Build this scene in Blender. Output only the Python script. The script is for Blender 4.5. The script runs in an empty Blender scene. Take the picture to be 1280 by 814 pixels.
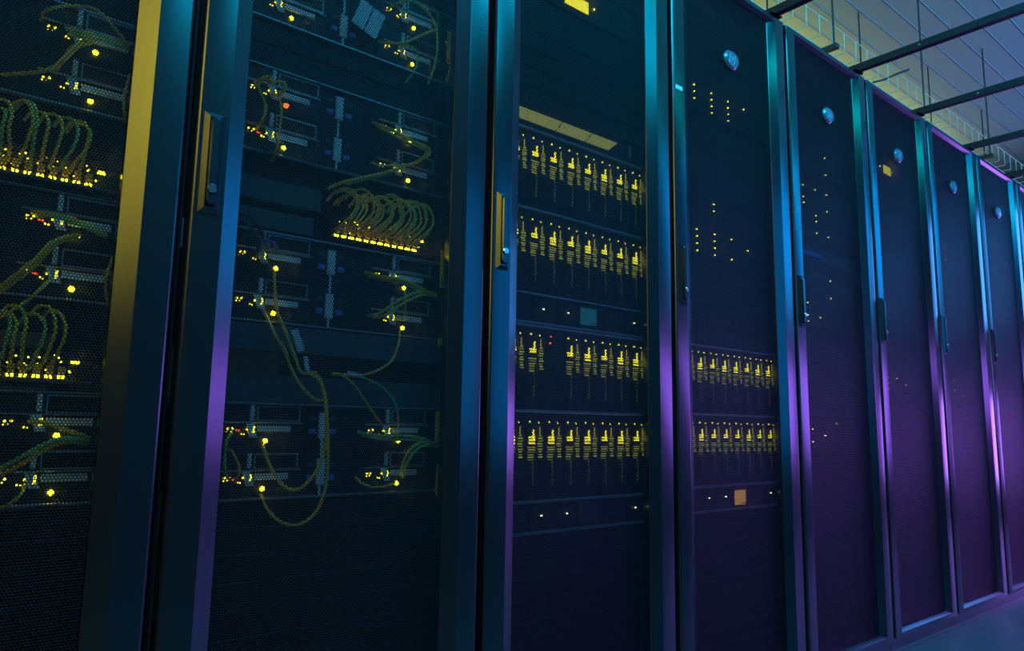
import bpy, math, random
import numpy as np
from mathutils import Vector, Matrix

random.seed(7)
S = bpy.context.scene
COL = S.collection

# ------------------------------------------------------------------ camera, light, exposure
def add_camera():
    f, pitch, yaw, roll = 904.85, 7.936, 39.456, 0.962
    cd = bpy.data.cameras.new('camera')
    cd.sensor_width = 36.0
    cd.lens = f / 1280.0 * 36.0
    cd.clip_start = 0.01
    c = bpy.data.objects.new('camera', cd)
    COL.objects.link(c)
    p, y, r = map(math.radians, (pitch, yaw, roll))
    fwd = Vector((math.sin(y) * math.cos(p), math.cos(y) * math.cos(p), math.sin(p)))
    right = Vector((math.cos(y), -math.sin(y), 0))
    up = right.cross(fwd)
    R = right * math.cos(r) + up * math.sin(r)
    U = up * math.cos(r) - right * math.sin(r)
    m = Matrix((R, U, -fwd)).transposed().to_4x4()
    m.translation = Vector((-0.298, -1.164, 0.747))
    c.matrix_world = m
    S.camera = c

add_camera()
S.view_settings.view_transform = 'Standard'
S.view_settings.look = 'None'
S.view_settings.gamma = 1.0
S.view_settings.use_curve_mapping = False
S.view_settings.exposure = 0.0

W = bpy.data.worlds.new('world')
S.world = W
W.use_nodes = True
W.node_tree.nodes['Background'].inputs[0].default_value = (0.05, 0.25, 0.5, 1)
W.node_tree.nodes['Background'].inputs[1].default_value = 0.02

def area(name, loc, target, sx, sy, power, col):
    l = bpy.data.lights.new(name, 'AREA')
    l.shape = 'RECTANGLE'
    l.size, l.size_y = sx, sy
    l.energy = power
    l.color = col
    o = bpy.data.objects.new(name, l)
    COL.objects.link(o)
    o.location = loc
    d = Vector(target) - Vector(loc)
    o.rotation_euler = d.to_track_quat('-Z', 'Y').to_euler()
    return o

# unseen lights: added teal fills, blue and violet washes read off the racks' reflections,
# a yellow lamp by the head of the row and a yellow strip in the aisle behind the racks
area('teal_wall_wash', (1.15, -2.05, 2.78), (1.15, 0.0, 1.9), 1.1, 0.55, 22, (0.0, 0.50, 0.85))
area('teal_aisle_fill', (0.7, -1.25, 3.12), (0.7, -0.4, 1.6), 3.0, 0.3, 95, (0.0, 0.47, 0.95))  # added fill, brightens the equipment behind the mesh doors
area('blue_wall_wash', (5.0, -2.05, 2.35), (4.6, 0.0, 1.6), 3.4, 1.1, 72, (0.0, 0.31, 1.0))
area('blue_low_wash', (2.2, -2.05, 1.35), (2.2, 0.0, 1.2), 0.9, 1.5, 9, (0.0, 0.30, 1.0))
area('violet_wall_wash', (4.6, -2.05, 0.92), (4.4, 0.0, 0.3), 3.2, 0.75, 58, (0.30, 0.12, 1.0))
area('violet_end_wash', (7.1, -0.6, 0.70), (0.0, -0.5, 0.0), 1.2, 0.7, 26, (0.38, 0.14, 1.0))
area('blue_end_wash', (7.1, -0.6, 2.2), (0.0, -0.5, 1.4), 1.2, 1.0, 22, (0.06, 0.32, 1.0))
area('yellow_wall_wash', (-1.68, -2.05, 2.10), (-0.2, 0.0, 1.4), 0.5, 1.6, 15, (1.0, 0.82, 0.06))
area('yellow_side_wash', (-2.45, -1.15, 1.9), (0.0, -0.4, 1.4), 0.7, 1.2, 9, (1.0, 0.80, 0.06))
area('yellow_rear_strip', (2.8, 1.22, 2.90), (2.8, 1.22, 3.2), 8.0, 0.2, 17, (0.88, 0.97, 0.06))
area('yellow_tray_fill', (2.8, 0.72, 2.20), (2.8, 0.45, 2.6), 8.0, 0.08, 4, (0.90, 0.97, 0.06))  # added fill, lights the tray ribs from below
area('teal_ceiling_fill', (3.4, -1.5, 2.45), (3.8, -0.2, 3.2), 6.0, 0.15, 50, (0.0, 0.48, 0.52))  # added fill, tints the ceiling teal

# ------------------------------------------------------------------ materials
def mat(name, col, rough=0.5, metal=0.0, spec=0.5, noise=0.0, nscale=40.0, coat=0.0, bump=0.0):
    m = bpy.data.materials.new(name)
    m.use_nodes = True
    nt = m.node_tree
    b = nt.nodes['Principled BSDF']
    b.inputs['Base Color'].default_value = (*col, 1)
    b.inputs['Roughness'].default_value = rough
    b.inputs['Metallic'].default_value = metal
    b.inputs['Specular IOR Level'].default_value = spec
    b.inputs['Coat Weight'].default_value = coat
    if noise or bump:
        tc = nt.nodes.new('ShaderNodeTexCoord')
        n = nt.nodes.new('ShaderNodeTexNoise')
        n.inputs['Scale'].default_value = nscale
        n.inputs['Detail'].default_value = 4
        nt.links.new(tc.outputs['Object'], n.inputs['Vector'])
        if noise:
            mx = nt.nodes.new('ShaderNodeMix')
            mx.data_type = 'RGBA'
            mx.inputs[6].default_value = (*[c * (1 - noise) for c in col], 1)
            mx.inputs[7].default_value = (*[min(1, c * (1 + noise)) for c in col], 1)
            nt.links.new(n.outputs[0], mx.inputs[0])
            nt.links.new(mx.outputs[2], b.inputs['Base Color'])
        if bump:
            bp = nt.nodes.new('ShaderNodeBump')
            bp.inputs['Strength'].default_value = bump
            bp.inputs['Distance'].default_value = 0.001
            nt.links.new(n.outputs[0], bp.inputs['Height'])
            nt.links.new(bp.outputs[0], b.inputs['Normal'])
    return m

def emit(name, col, strength):
    m = bpy.data.materials.new(name)
    m.use_nodes = True
    nt = m.node_tree
    b = nt.nodes['Principled BSDF']
    b.inputs['Base Color'].default_value = (*[c * .3 for c in col], 1)
    b.inputs['Emission Color'].default_value = (*col, 1)
    b.inputs['Emission Strength'].default_value = strength
    return m

M = {
    'paint': mat('black_powder_coat', (0.012, 0.014, 0.016), 0.22, 0.0, 1.0, noise=0.15, nscale=300),
    'mesh': mat('perforated_sheet', (0.002, 0.003, 0.004), 0.30, 0.0, 0.34),
    'inner': mat('dark_interior', (0.010, 0.012, 0.014), 0.6),
    'chassis': mat('charcoal_chassis', (0.006, 0.008, 0.010), 0.5, spec=0.2, noise=0.2, nscale=60),
    'face': mat('graphite_faceplate', (0.010, 0.012, 0.015), 0.45, spec=0.22, noise=0.2, nscale=80),
    'panel': mat('grey_blank_panel', (0.055, 0.068, 0.078), 0.55, noise=0.12, nscale=30),
    'blank': mat('black_blank_panel', (0.005, 0.0062, 0.0075), 0.5, spec=0.2, noise=0.2, nscale=30),
    'zinc': mat('zinc_lip', (0.45, 0.48, 0.50), 0.4, 0.7, noise=0.1, nscale=90),
    'label': mat('white_label', (0.64, 0.80, 0.84), 0.6, noise=0.05, nscale=120),
    'blue': mat('blue_button', (0.06, 0.28, 0.90), 0.45),
    'chrome': mat('chrome_lock', (0.75, 0.78, 0.80), 0.16, 1.0),
    'handle': mat('handle_plastic', (0.05, 0.055, 0.06), 0.30, 0.0, 0.7),
    'badge': mat('badge_enamel', (0.28, 0.24, 0.30), 0.25, 0.6, noise=0.3, nscale=60),
    'yel': mat('yellow_cable', (0.95, 0.60, 0.03), 0.45),
    'grn': mat('green_cable', (0.34, 0.62, 0.14), 0.45),
    'blk': mat('black_cable', (0.02, 0.02, 0.022), 0.45),
    'bcab': mat('blue_cable', (0.04, 0.12, 0.55), 0.45),
    'ring': mat('painted_yellow_light', (0.95, 0.76, 0.06), 0.5, noise=0.1, nscale=60),  # yellow light on the rack's side panel put into the colour
    'tray': mat('galvanised_wire', (0.75, 0.74, 0.60), 0.45, 0.2),
    'strut': mat('dark_strut', (0.05, 0.055, 0.06), 0.5, 0.3),
    'bar': mat('black_bar', (0.015, 0.016, 0.02), 0.4),
    'ceil': mat('ceiling_sheet', (0.34, 0.39, 0.39), 0.5, noise=0.06, nscale=3),
    'wall': mat('wall_paint', (0.10, 0.11, 0.12), 0.8, noise=0.06, nscale=2),
    'led': emit('yellow_led', (1.0, 0.80, 0.012), 14.0),
    'ledm': emit('yellow_led_mid', (1.0, 0.82, 0.012), 4.5),
    'ledb': emit('blade_light', (0.95, 0.84, 0.02), 2.2),
    'leds': emit('led_and_streak_soft', (0.75, 0.75, 0.04), 0.5),
    'streak': emit('faint_led_streak', (0.6, 0.6, 0.04), 0.16),  # reflected streak of the blade lights, put in as emission
    'ledw': emit('pale_yellow_led', (1.0, 0.92, 0.35), 5.0),
    'ledo': emit('orange_led', (1.0, 0.13, 0.008), 4.0),
    'ledr': emit('red_led', (1.0, 0.07, 0.02), 2.0),
    'disp': emit('yellow_display', (0.95, 0.86, 0.02), 2.4),
    'disc': emit('cyan_display', (0.02, 0.30, 0.42), 0.35),
    'diso': emit('orange_display', (1.0, 0.52, 0.12), 0.7),
    'vent_glow': emit('vent_glow_strip', (0.58, 0.60, 0.11), 0.55),  # emission put in for light shining through the vent
}

def floor_mat():
    m = mat('raised_floor_tile', (0.10, 0.105, 0.11), 0.4)
    nt = m.node_tree
    b = nt.nodes['Principled BSDF']
    tc = nt.nodes.new('ShaderNodeTexCoord')
    br = nt.nodes.new('ShaderNodeTexBrick')
    br.offset = 0
    br.inputs['Scale'].default_value = 1.0
    br.inputs['Brick Width'].default_value = 0.6
    br.inputs['Row Height'].default_value = 0.6
    br.inputs['Mortar Size'].default_value = 0.004
    br.inputs['Color1'].default_value = (0.10, 0.105, 0.11, 1)
    br.inputs['Color2'].default_value = (0.12, 0.125, 0.13, 1)
    br.inputs['Mortar'].default_value = (0.05, 0.05, 0.06, 1)
    nt.links.new(tc.outputs['Object'], br.inputs['Vector'])
    nt.links.new(br.outputs['Color'], b.inputs['Base Color'])
    return m
M['floor'] = floor_mat()

# ------------------------------------------------------------------ mesh helpers
class MB:
    def __init__(s):
        s.v, s.f = [], []

    def add(s, v, f):
        o = len(s.v)
        s.v += [tuple(p) for p in v]
        s.f += [tuple(i + o for i in q) for q in f]
        return s

    def box(s, x0, x1, y0, y1, z0, z1):
        v = [(x, y, z) for z in (z0, z1) for y in (y0, y1) for x in (x0, x1)]
        return s.add(v, [(0, 2, 3, 1), (4, 5, 7, 6), (0, 1, 5, 4), (1, 3, 7, 5), (3, 2, 6, 7), (2, 0, 4, 6)])

    def plate(s, x0, x1, z0, z1, y, depth, ch):
        """box whose front edges (facing -Y) are chamfered"""
        L = [(0, y + depth), (0, y + ch), (ch, y)]
        v = []
        for i, yy in L:
            v += [(x0 + i, yy, z0 + i), (x1 - i, yy, z0 + i), (x1 - i, yy, z1 - i), (x0 + i, yy, z1 - i)]
        f = [(0, 3, 2, 1), (8, 9, 10, 11)]
        for k in range(2):
            for j in range(4):
                a, b = k * 4 + j, k * 4 + (j + 1) % 4
                f.append((a, b, b + 4, a + 4))
        return s.add(v, f)

    def loops(s, x0, x1, z0, z1, prof, kz=1.0):
        """picture-frame ring: prof = [(inset, y), ...]"""
        v, f = [], []
        for i, yy in prof:
            k = i * kz
            v += [(x0 + i, yy, z0 + k), (x1 - i, yy, z0 + k), (x1 - i, yy, z1 - k), (x0 + i, yy, z1 - k)]
        n = len(prof)
        for k in range(n):
            k2 = (k + 1) % n
            for j in range(4):
                j2 = (j + 1) % 4
                f.append((k * 4 + j, k * 4 + j2, k2 * 4 + j2, k2 * 4 + j))
        return s.add(v, f)

    def ball(s, c, r, ry=None, n=8, m=5):
        ry = ry or r
        v = [(c[0], c[1] - ry, c[2])]
        for i in range(1, m):
            a = math.pi * i / m
            for j in range(n):
                t = 2 * math.pi * j / n
                v.append((c[0] + r * math.sin(a) * math.cos(t), c[1] - ry * math.cos(a), c[2] + r * math.sin(a) * math.sin(t)))
        v.append((c[0], c[1] + ry, c[2]))
        f = []
        for j in range(n):
            j2 = (j + 1) % n
            f.append((0, 1 + j, 1 + j2))
            for i in range(m - 2):
                a = 1 + i * n
                f.append((a + j, a + n + j, a + n + j2, a + j2))
            a = 1 + (m - 2) * n
            f.append((a + j, len(v) - 1, a + j2))
        return s.add(v, f)

    def disc(s, cx, cz, y, depth, rx, rz, ch=0.002, n=24):
        """upright round or oval disc facing -Y with a chamfered rim"""
        L = [(0, y + depth), (0, y + ch), (ch, y)]
        v, f = [], []
        for i, yy in L:
            for j in range(n):
                t = 2 * math.pi * j / n
                v.append((cx + (rx - i) * math.cos(t), yy, cz + (rz - i) * math.sin(t)))
        for k in range(2):
            for j in range(n):
                j2 = (j + 1) % n
                f.append((k * n + j, k * n + j2, (k + 1) * n + j2, (k + 1) * n + j))
        f.append(tuple(range(2 * n, 3 * n)))
        f.append(tuple(reversed(range(n))))
        return s.add(v, f)

    def stadium(s, cx, z0, z1, r, y, depth, ch=0.002, n=8):
        L = [(0, y + depth), (0, y + ch), (ch, y)]
        v, f = [], []
        for i, yy in L:
            for k in range(n + 1):
                t = math.pi * k / n
                v.append((cx + (r - i) * math.cos(t), yy, z1 - r + (r - i) * math.sin(t)))
            for k in range(n + 1):
                t = math.pi + math.pi * k / n
                v.append((cx + (r - i) * math.cos(t), yy, z0 + r + (r - i) * math.sin(t)))
        q = 2 * (n + 1)
        for k in range(2):
            for j in range(q):
                j2 = (j + 1) % q
                f.append((k * q + j, k * q + j2, (k + 1) * q + j2, (k + 1) * q + j))
        f.append(tuple(range(2 * q, 3 * q)))
        return s.add(v, f)

    def tube(s, pts, r, n=8, sub=5):
        P = [Vector(p) for p in pts]
        if sub > 1 and len(P) > 2:
            Q = []
            E = [P[0] * 2 - P[1]] + P + [P[-1] * 2 - P[-2]]
            for i in range(1, len(E) - 2):
                for k in range(sub):
                    t = k / sub
                    a, b, c, d = E[i - 1], E[i], E[i + 1], E[i + 2]
                    Q.append(0.5 * ((2 * b) + (c - a) * t + (2 * a - 5 * b + 4 * c - d) * t * t + (3 * b - a - 3 * c + d) * t ** 3))
            Q.append(P[-1])
            P = Q
        v, f = [], []
        u = None
        for i, p in enumerate(P):
            d = (P[min(i + 1, len(P) - 1)] - P[max(i - 1, 0)]).normalized()
            if u is None:
                u = d.orthogonal().normalized()
            u = (u - d * u.dot(d)).normalized()
            w = d.cross(u)
            for j in range(n):
                t = 2 * math.pi * j / n
                v.append(p + (u * math.cos(t) + w * math.sin(t)) * r)
        for i in range(len(P) - 1):
            for j in range(n):
                j2 = (j + 1) % n
                f.append((i * n + j, i * n + j2, (i + 1) * n + j2, (i + 1) * n + j))
        f.append(tuple(reversed(range(n))))
        f.append(tuple(range((len(P) - 1) * n, len(P) * n)))
        return s.add(v, f)

    def mesh(s, name, material, smooth=False, sharp=40):
        me = bpy.data.meshes.new(name)
        me.from_pydata(s.v, [], s.f)
        me.validate()
        me.materials.append(M[material])
        if smooth:
            for p in me.polygons:
                p.use_smooth = True
            me.set_sharp_from_angle(angle=math.radians(sharp))
        return me

    def build(s, name, material, parent=None, smooth=False):
        return link(name, s.mesh(name, material, smooth), parent)

def link(name, me, parent=None, loc=None):
    o = bpy.data.objects.new(name, me)
    COL.objects.link(o)
    if parent is not None:
        o.parent = parent
    if loc is not None:
        o.location = loc
    return o

def tag(o, label, cat, group=None):
    o['label'] = label
    o['category'] = cat
    if group:
        o['group'] = group
    return o

def thing(name, label, cat, loc=(0, 0, 0), group=None):
    o = bpy.data.objects.new(name, None)
    COL.objects.link(o)
    o.empty_display_size = 0.05
    o.location = loc
    return tag(o, label, cat, group)

def struct(o):
    o['kind'] = 'structure'
    return o

CACHE = {}
def shared(key, fn):
    if key not in CACHE:
        CACHE[key] = fn()
    return CACHE[key]

# ------------------------------------------------------------------ room shell
X0, X1, YF, YB, ZC = -2.5, 7.2, -2.1, 2.6, 3.2
struct(MB().box(X0, X1, YF, YB, -0.05, 0.0).build('floor', 'floor'))
struct(MB().box(X0 - .1, X0, YF, YB, 0, ZC + .1).build('wall_left', 'wall'))
struct(MB().box(X1, X1 + .1, YF, YB, 0, ZC + .1).build('wall_right', 'wall'))
struct(MB().box(X0 - .1, X1 + .1, YB, YB + .1, 0, ZC + .1).build('wall_back', 'wall'))
struct(MB().box(X0 - .1, X1 + .1, YF - .1, YF, 0, ZC + .1).build('wall_front', 'wall'))
ceiling = struct(MB().box(X0, X1, YF, YB, ZC + .02, ZC + .08).build('ceiling', 'strut'))

def ceiling_panel():
    # a long sheet with a folded rib along one edge
    b = MB()
    x0, x1, p = X0, X1, 0.135
    prof = [(0.003, 0.018), (0.003, 0.0), (0.126, 0.0), (0.129, -0.004), (0.132, -0.004), (0.132, 0.018)]
    v = [(x, y, ZC + z) for x in (x0, x1) for y, z in prof]
    n = len(prof)
    f = [(i, i + 1, n + i + 1, n + i) for i in range(n - 1)] + [(n - 1, 0, n, 2 * n - 1)]
    b.add(v, f)
    return b.mesh('ceiling_panel', 'ceil')
cp = ceiling_panel()
y = -2.09
while y < YB - 0.14:
    link('ceiling_panel', cp, ceiling, (0, y, 0))
    y += 0.135

# ------------------------------------------------------------------ racks
GAPS = [-0.588, 0.0, 0.594, 1.206, 1.812, 2.388, 2.955, 3.535, 4.12, 4.71]
H_RACK = 2.095
DX0, DX1, DZ0, DZ1 = 0.007, 0.590, 0.045, 2.086
IN = 0.080      # width of the door's frame, flat and slope together
MY = 0.015      # the perforated sheet lies this far behind the frame's face

def hex_sheet():
    p, s, dep = 0.0046, 0.0013, 0.0008
    x0, x1, z0, z1 = DX0 + IN - .004, DX1 - IN + .004, DZ0 + IN * .28 - .004, DZ1 - IN * .28 + .004
    rh = p * math.sqrt(3) / 2
    nc, nr = int((x1 - x0) / p), int((z1 - z0) / rh)
    ci, ri = np.meshgrid(np.arange(nc), np.arange(nr))
    cx = x0 + (ci + 0.5 + 0.5 * (ri % 2) * 1.0) * p - p * .25
    cz = z0 + (ri + 0.5) * rh
    R = (p - s) / math.sqrt(3)
    ang = np.radians(30 + 60 * np.arange(6))       # 0: NE-right ... corners; edge k between corner k and k+1
    vx = cx[..., None] + R * np.cos(ang)
    vz = cz[..., None] + R * np.sin(ang)
    N = nr * nc
    V = np.zeros((N * 12, 3), np.float32)
    V[:N * 6, 0] = vx.reshape(-1); V[:N * 6, 1] = MY; V[:N * 6, 2] = vz.reshape(-1)
    V[N * 6:] = V[:N * 6]; V[N * 6:, 1] = MY + dep
    idx = (ri * nc + ci)
    def vid(r, c, k):
        return (r * nc + c) * 6 + k
    quads, tris = [], []
    # walls of every hole
    base = idx.reshape(-1) * 6
    for k in range(6):
        a, b = base + k, base + (k + 1) % 6
        quads.append(np.stack([a, b, b + N * 6, a + N * 6], 1))
    r, c = ri.reshape(-1), ci.reshape(-1)
    odd = r % 2
    cE = c + 1
    cNE, cNW = c + odd, c + odd - 1
    okE = cE < nc
    okNE = (r + 1 < nr) & (cNE < nc)
    okNW = (r + 1 < nr) & (cNW >= 0)
    # corner angles: 0:30 1:90 2:150 3:210 4:270 5:330
    def q(ok, rr, cc, ks, kn):
        a = vid(r[ok], c[ok], ks[0]); b = vid(r[ok], c[ok], ks[1])
        d = vid(rr[ok], cc[ok], kn[0]); e = vid(rr[ok], cc[ok], kn[1])
        quads.append(np.stack([a, b, d, e], 1))
    q(okE, r, cE, (5, 0), (2, 3))
    q(okNE, r + 1, cNE, (0, 1), (3, 4))
    q(okNW, r + 1, cNW, (1, 2), (4, 5))
    ok = okE & okNE
    tris.append(np.stack([vid(r[ok], c[ok], 0), vid(r[ok], c[ok] + 1, 2), vid(r[ok] + 1, cNE[ok], 4)], 1))
    ok = okNE & okNW
    tris.append(np.stack([vid(r[ok], c[ok], 1), vid(r[ok] + 1, cNE[ok], 3), vid(r[ok] + 1, cNW[ok], 5)], 1))
    Q = np.concatenate(quads).astype(np.int32); T = np.concatenate(tris).astype(np.int32)
    me = bpy.data.meshes.new('perforated_sheet')
    me.vertices.add(len(V)); me.vertices.foreach_set('co', V.reshape(-1))
    nl = Q.size + T.size
    me.loops.add(nl); me.loops.foreach_set('vertex_index', np.concatenate([Q.reshape(-1), T.reshape(-1)]))
    me.polygons.add(len(Q) + len(T))
    st = np.concatenate([np.arange(len(Q)) * 4, Q.size + np.arange(len(T)) * 3]).astype(np.int32)
    me.polygons.foreach_set('loop_start', st)
    me.update(calc_edges=True)
    me.materials.append(M['mesh'])
    return me

sheet_mesh = hex_sheet()

def m_door():
    b = MB()
    b.loops(DX0, DX1, DZ0, DZ1, [(0, 0.030), (0, 0.006), (0.0006, 0.0035), (0.0022, 0.0014), (0.0045, 0.0003), (0.0065, 0.0), (0.050, 0.0), (0.0508, 0.0002), (IN - .001, MY - .0015), (IN, MY), (IN, 0.030)], 0.28)
    return b.mesh('door', 'paint', True, 9)
def m_handle():
    # recessed-looking escutcheon with sloped sides standing proud of the frame
    x0, x1, z0, z1 = 0.017, 0.050, 1.072, 1.238
    b = MB()
    b.loops(x0, x1, z0, z1, [(0, 0.002), (0, -0.001), (0.0075, -0.008), (0.0095, -0.008), (0.0095, 0.002)])
    b.box(x0 + .009, x1 - .009, -0.005, 0.002, z0 + .009, z1 - .009)
    return b.mesh('handle_plate', 'paint', False)
def m_lever():
    return MB().stadium(0.0335, 1.084, 1.229, 0.0072, -0.013, 0.009, 0.0022).mesh('lever', 'paint', True, 20)
def m_lock():
    b = MB().disc(0.0335, 1.110, -0.017, 0.005, 0.0072, 0.0072, 0.0015)
    b.box(0.0330, 0.0340, -0.0175, -0.0165, 1.106, 1.114)
    return b.mesh('lock', 'chrome', True)
def m_badge():
    b = MB().disc(0.300, 1.855, 0.004, 0.012, 0.036, 0.030, 0.006, 32)
    return b.mesh('badge', 'badge', True)
def m_badge_mark():
    b = MB()
    for dx, h in ((-.012, .030), (.001, .018), (.011, .030)):
        x, z = .300 + dx, 1.855
        v = [(x - .003 - h * .12, .0025, z - h / 2), (x + .001 - h * .12, .0025, z - h / 2), (x + .001 + h * .12, .0025, z + h / 2), (x - .003 + h * .12, .0025, z + h / 2)]
        v += [(a, .006, c) for a, _, c in v]
        b.add(v, [(0, 1, 2, 3), (0, 4, 5, 1), (1, 5, 6, 2), (2, 6, 7, 3), (3, 7, 4, 0)])
    return b.mesh('badge_emblem', 'chrome')

RACK_LABELS = [
    'leftmost black server rack, its door frame edge lit yellow, cables behind the mesh',
    'second black server rack from the left, long yellow cable loops behind its mesh door',
    'third black server rack from the left, four rows of yellow server lights behind mesh',
    'fourth black server rack from the left, white sticker on its door frame, orange screen inside',
    'fifth black server rack from the left, with oval badge and a few scattered yellow lights',
    'sixth black server rack from the left, with oval badge and small yellow display behind mesh',
    'seventh black server rack from the left, only its top showing beside the cable tray',
    'eighth black server rack from the left, in the dark end of the row',
    'ninth black server rack from the left, farthest in the row',
]
RAIL_Y = [0.086, 0.086] + [0.046] * 7
racks = []
for i, lab in enumerate(RACK_LABELS):
    g0, g1 = GAPS[i], GAPS[i + 1]
    sx = (g1 - g0) / 0.6
    r = thing('server_rack', lab, 'server rack', (g0, 0, 0), 'row of server racks')
    r.scale = (sx, 1, 1)
    racks.append(r)
    ry = RAIL_Y[i]
    link('side_panel', shared('sideL', lambda: MB().box(0.001, 0.006, 0.034, 1.0, 0.03, 2.06).mesh('side_panel', 'inner')), r)
    link('side_panel', shared('sideR', lambda: MB().box(0.593, 0.598, 0.034, 1.0, 0.03, 2.06).mesh('side_panel', 'inner')), r)
    link('top_panel', shared('top', lambda: MB().plate(0.001, 0.599, 2.0865, 2.095, 0.012, 0.988, 0.003).mesh('top_panel', 'paint')), r)
    link('plinth', shared('plinth', lambda: MB().box(0.001, 0.599, 0.02, 1.0, 0.0, 0.042).mesh('plinth', 'paint')), r)
    for nm, a in (('railL', 0.045), ('railR', 0.535)):
        def rail(a=a, ry=ry):
            b = MB().box(a, a + .020, ry, ry + .003, 0.05, 2.05)
            b.box(a if a > .3 else a + .017, a + .003 if a > .3 else a + .020, ry, ry + .06, 0.05, 2.05)
            return b.mesh('mounting_rail', 'inner')
        link('mounting_rail', shared((nm, ry), rail), r)
    for a in (0.008, 0.562):
        link('rear_post', shared(('post', a), lambda: MB().box(a, a + .03, 0.95, 0.99, 0.042, 2.064).mesh('rear_post', 'inner')), r)
    d = link('door', shared('door', m_door), r)
    link('perforated_sheet', sheet_mesh, d)
    link('handle_plate', shared('hp', m_handle), d)
    link('lever', shared('lv', m_lever), d)
    lk = link('lock', shared('lk', m_lock), d)
    lk['label'] = 'chrome lock'
    bd = link('badge', shared('bd', m_badge), d)
    bd['label'] = 'oval silver badge'
    link('badge_emblem', shared('be', m_badge_mark), d)
    if i == 3:
        st = MB().plate(0.018, 0.047, 1.669, 1.681, -0.0008, 0.0012, 0.0003).build('sticker', 'label', d)
        st['label'] = 'small white sticker'

# ------------------------------------------------------------------ storage enclosures (racks one and two)
FY = 0.080
ENC_H = 0.163
def m_enc_chassis():
    b = MB()
    b.plate(0.059, 0.541, 0, ENC_H, FY, 0.005, 0.001)
    b.box(0.075, 0.500, FY + .005, 0.62, 0.002, ENC_H - .002)
    return b.mesh('chassis', 'chassis')
def m_enc_lip(z):
    return MB().plate(0.062, 0.538, z, z + .003, FY - .008, 0.010, 0.0006).mesh('lip', 'zinc')
def m_module_face():
    b = MB()
    b.plate(0.0, 0.150, 0.002, 0.078, FY - .003, 0.004, 0.001)
    return b.mesh('controller_module', 'face')
def m_ledge():
    return MB().plate(0.010, 0.148, 0.0465, 0.0485, FY - .008, 0.005, 0.0005).mesh('ledge', 'zinc')
def m_vent():
    b = MB().loops(0.066, 0.143, 0.050, 0.076, [(0, FY - .003), (0, FY - .006), (.0018, FY - .006), (.0018, FY - .003)])
    return b.mesh('vent_frame', 'zinc')
def m_slats():
    b = MB()
    for k in range(12):
        b.box(0.071 + k * .0058, 0.0735 + k * .0058, FY - .005, FY - .003, 0.053, 0.073)
    return b.mesh('vent_slats', 'chassis')
def m_mod_label():
    return MB().plate(0.068, 0.127, 0.032, 0.043, FY - .005, .003, .0005).mesh('label', 'label')
def m_ejector():
    b = MB().plate(0.054, 0.0605, 0.051, 0.077, FY - .008, .006, .001)
    return b.mesh('ejector', 'label')
def m_connector():
    b = MB()
    x, z = 0.047, 0.047
    for k in range(2):
        a = .007 * k
        v = [(x + a, FY - .007, z), (x + a + .006, FY - .007, z), (x + a + .014, FY - .007, z - .024), (x + a + .008, FY - .007, z - .024)]
        v += [(p[0], FY - .003, p[2]) for p in v]
        b.add(v, [(0, 3, 2, 1), (0, 1, 5, 4), (1, 2, 6, 5), (2, 3, 7, 6), (3, 0, 4, 7)])
    return b.mesh('connector', 'label')
def m_port_leds():
    b = MB()
    for x, z, r in ((.018, .037, .0026), (.026, .0375, .0026), (.023, .033, .0014), (.017, .032, .0014), (.049, .036, .0024), (.041, .029, .0022), (.045, .028, .0018)):
        b.ball((x, FY - .005, z), r * .74)
    b.plate(.059, .063, .030, .042, FY - .007, .003, .0005)
    return b.mesh('port_leds', 'ledm')
def m_fault_leds():
    b = MB()
    for x, z in ((.033, .034), (.037, .0335)):
        b.ball((x, FY - .004, z), .0019)
    return b.mesh('fault_leds', 'ledr')
def m_round(mt):
    k = 1.3 if mt == 'ledo' else 1.0
    b = MB().ball((0.082, FY - .006, 0.017), .0042 * k, .003, 12, 6)
    return b.mesh('round_led', mt, True)
def m_center_strip(z):
    b = MB().plate(0.2755, 0.2905, z, z + .046, FY - .005, .005, .0008)
    b.box(0.281, 0.285, FY - .002, FY, max(z - .034, .003), z)
    return b.mesh('centre_label', 'label')
def m_buttons(z, x, up):
    return MB().plate(x, x + .012, z, z + .009, FY - .004, .004, .001).mesh('button', 'panel' if up else 'blue')

def enclosure(rack_i, z, label, off=0.0, orange=(), red=()):
    g = GAPS[rack_i] + off
    t = thing('storage_enclosure', label, 'storage enclosure', (g, 0, z), 'storage enclosures in the two left racks')
    link('chassis', shared('enc', m_enc_chassis), t)
    for zz in (0.0, ENC_H - .003):
        link('lip', shared(('lip', zz), lambda: m_enc_lip(zz)), t)
    for k, zz in enumerate((0.0205, 0.1035)):
        link('centre_label', shared(('cl', zz), lambda: m_center_strip(zz)), t)
        for x in (0.258, 0.297):
            link('button', shared(('bt', zz, x), lambda: m_buttons(zz + .008, x, False)), t)
            link('button', shared(('bu', zz, x), lambda: m_buttons(zz + .030, x, True)), t)
    for c in range(2):
        for k in range(2):
            loc = (0.095 + c * 0.2625, 0, 0.0008 + k * 0.0808)
            f = link('controller_module', shared('mf', m_module_face), t, loc)
            link('ledge', shared('mlg', m_ledge), f)
            link('vent_frame', shared('mv', m_vent), f)
            link('vent_slats', shared('ms', m_slats), f)
            link('label', shared('ml', m_mod_label), f)
            link('ejector', shared('me', m_ejector), f)
            link('connector', shared('mc', m_connector), f)
            link('port_leds', shared('mp', m_port_leds), f)
            if (c, k) in red:
                link('fault_leds', shared('mr', m_fault_leds), f)
            o = (c, k) in orange
            rl = link('round_led', shared(('rl', o), lambda: m_round('ledo' if o else 'led')), f)
            if o:
                rl['label'] = 'orange warning light'
    return t

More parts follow.
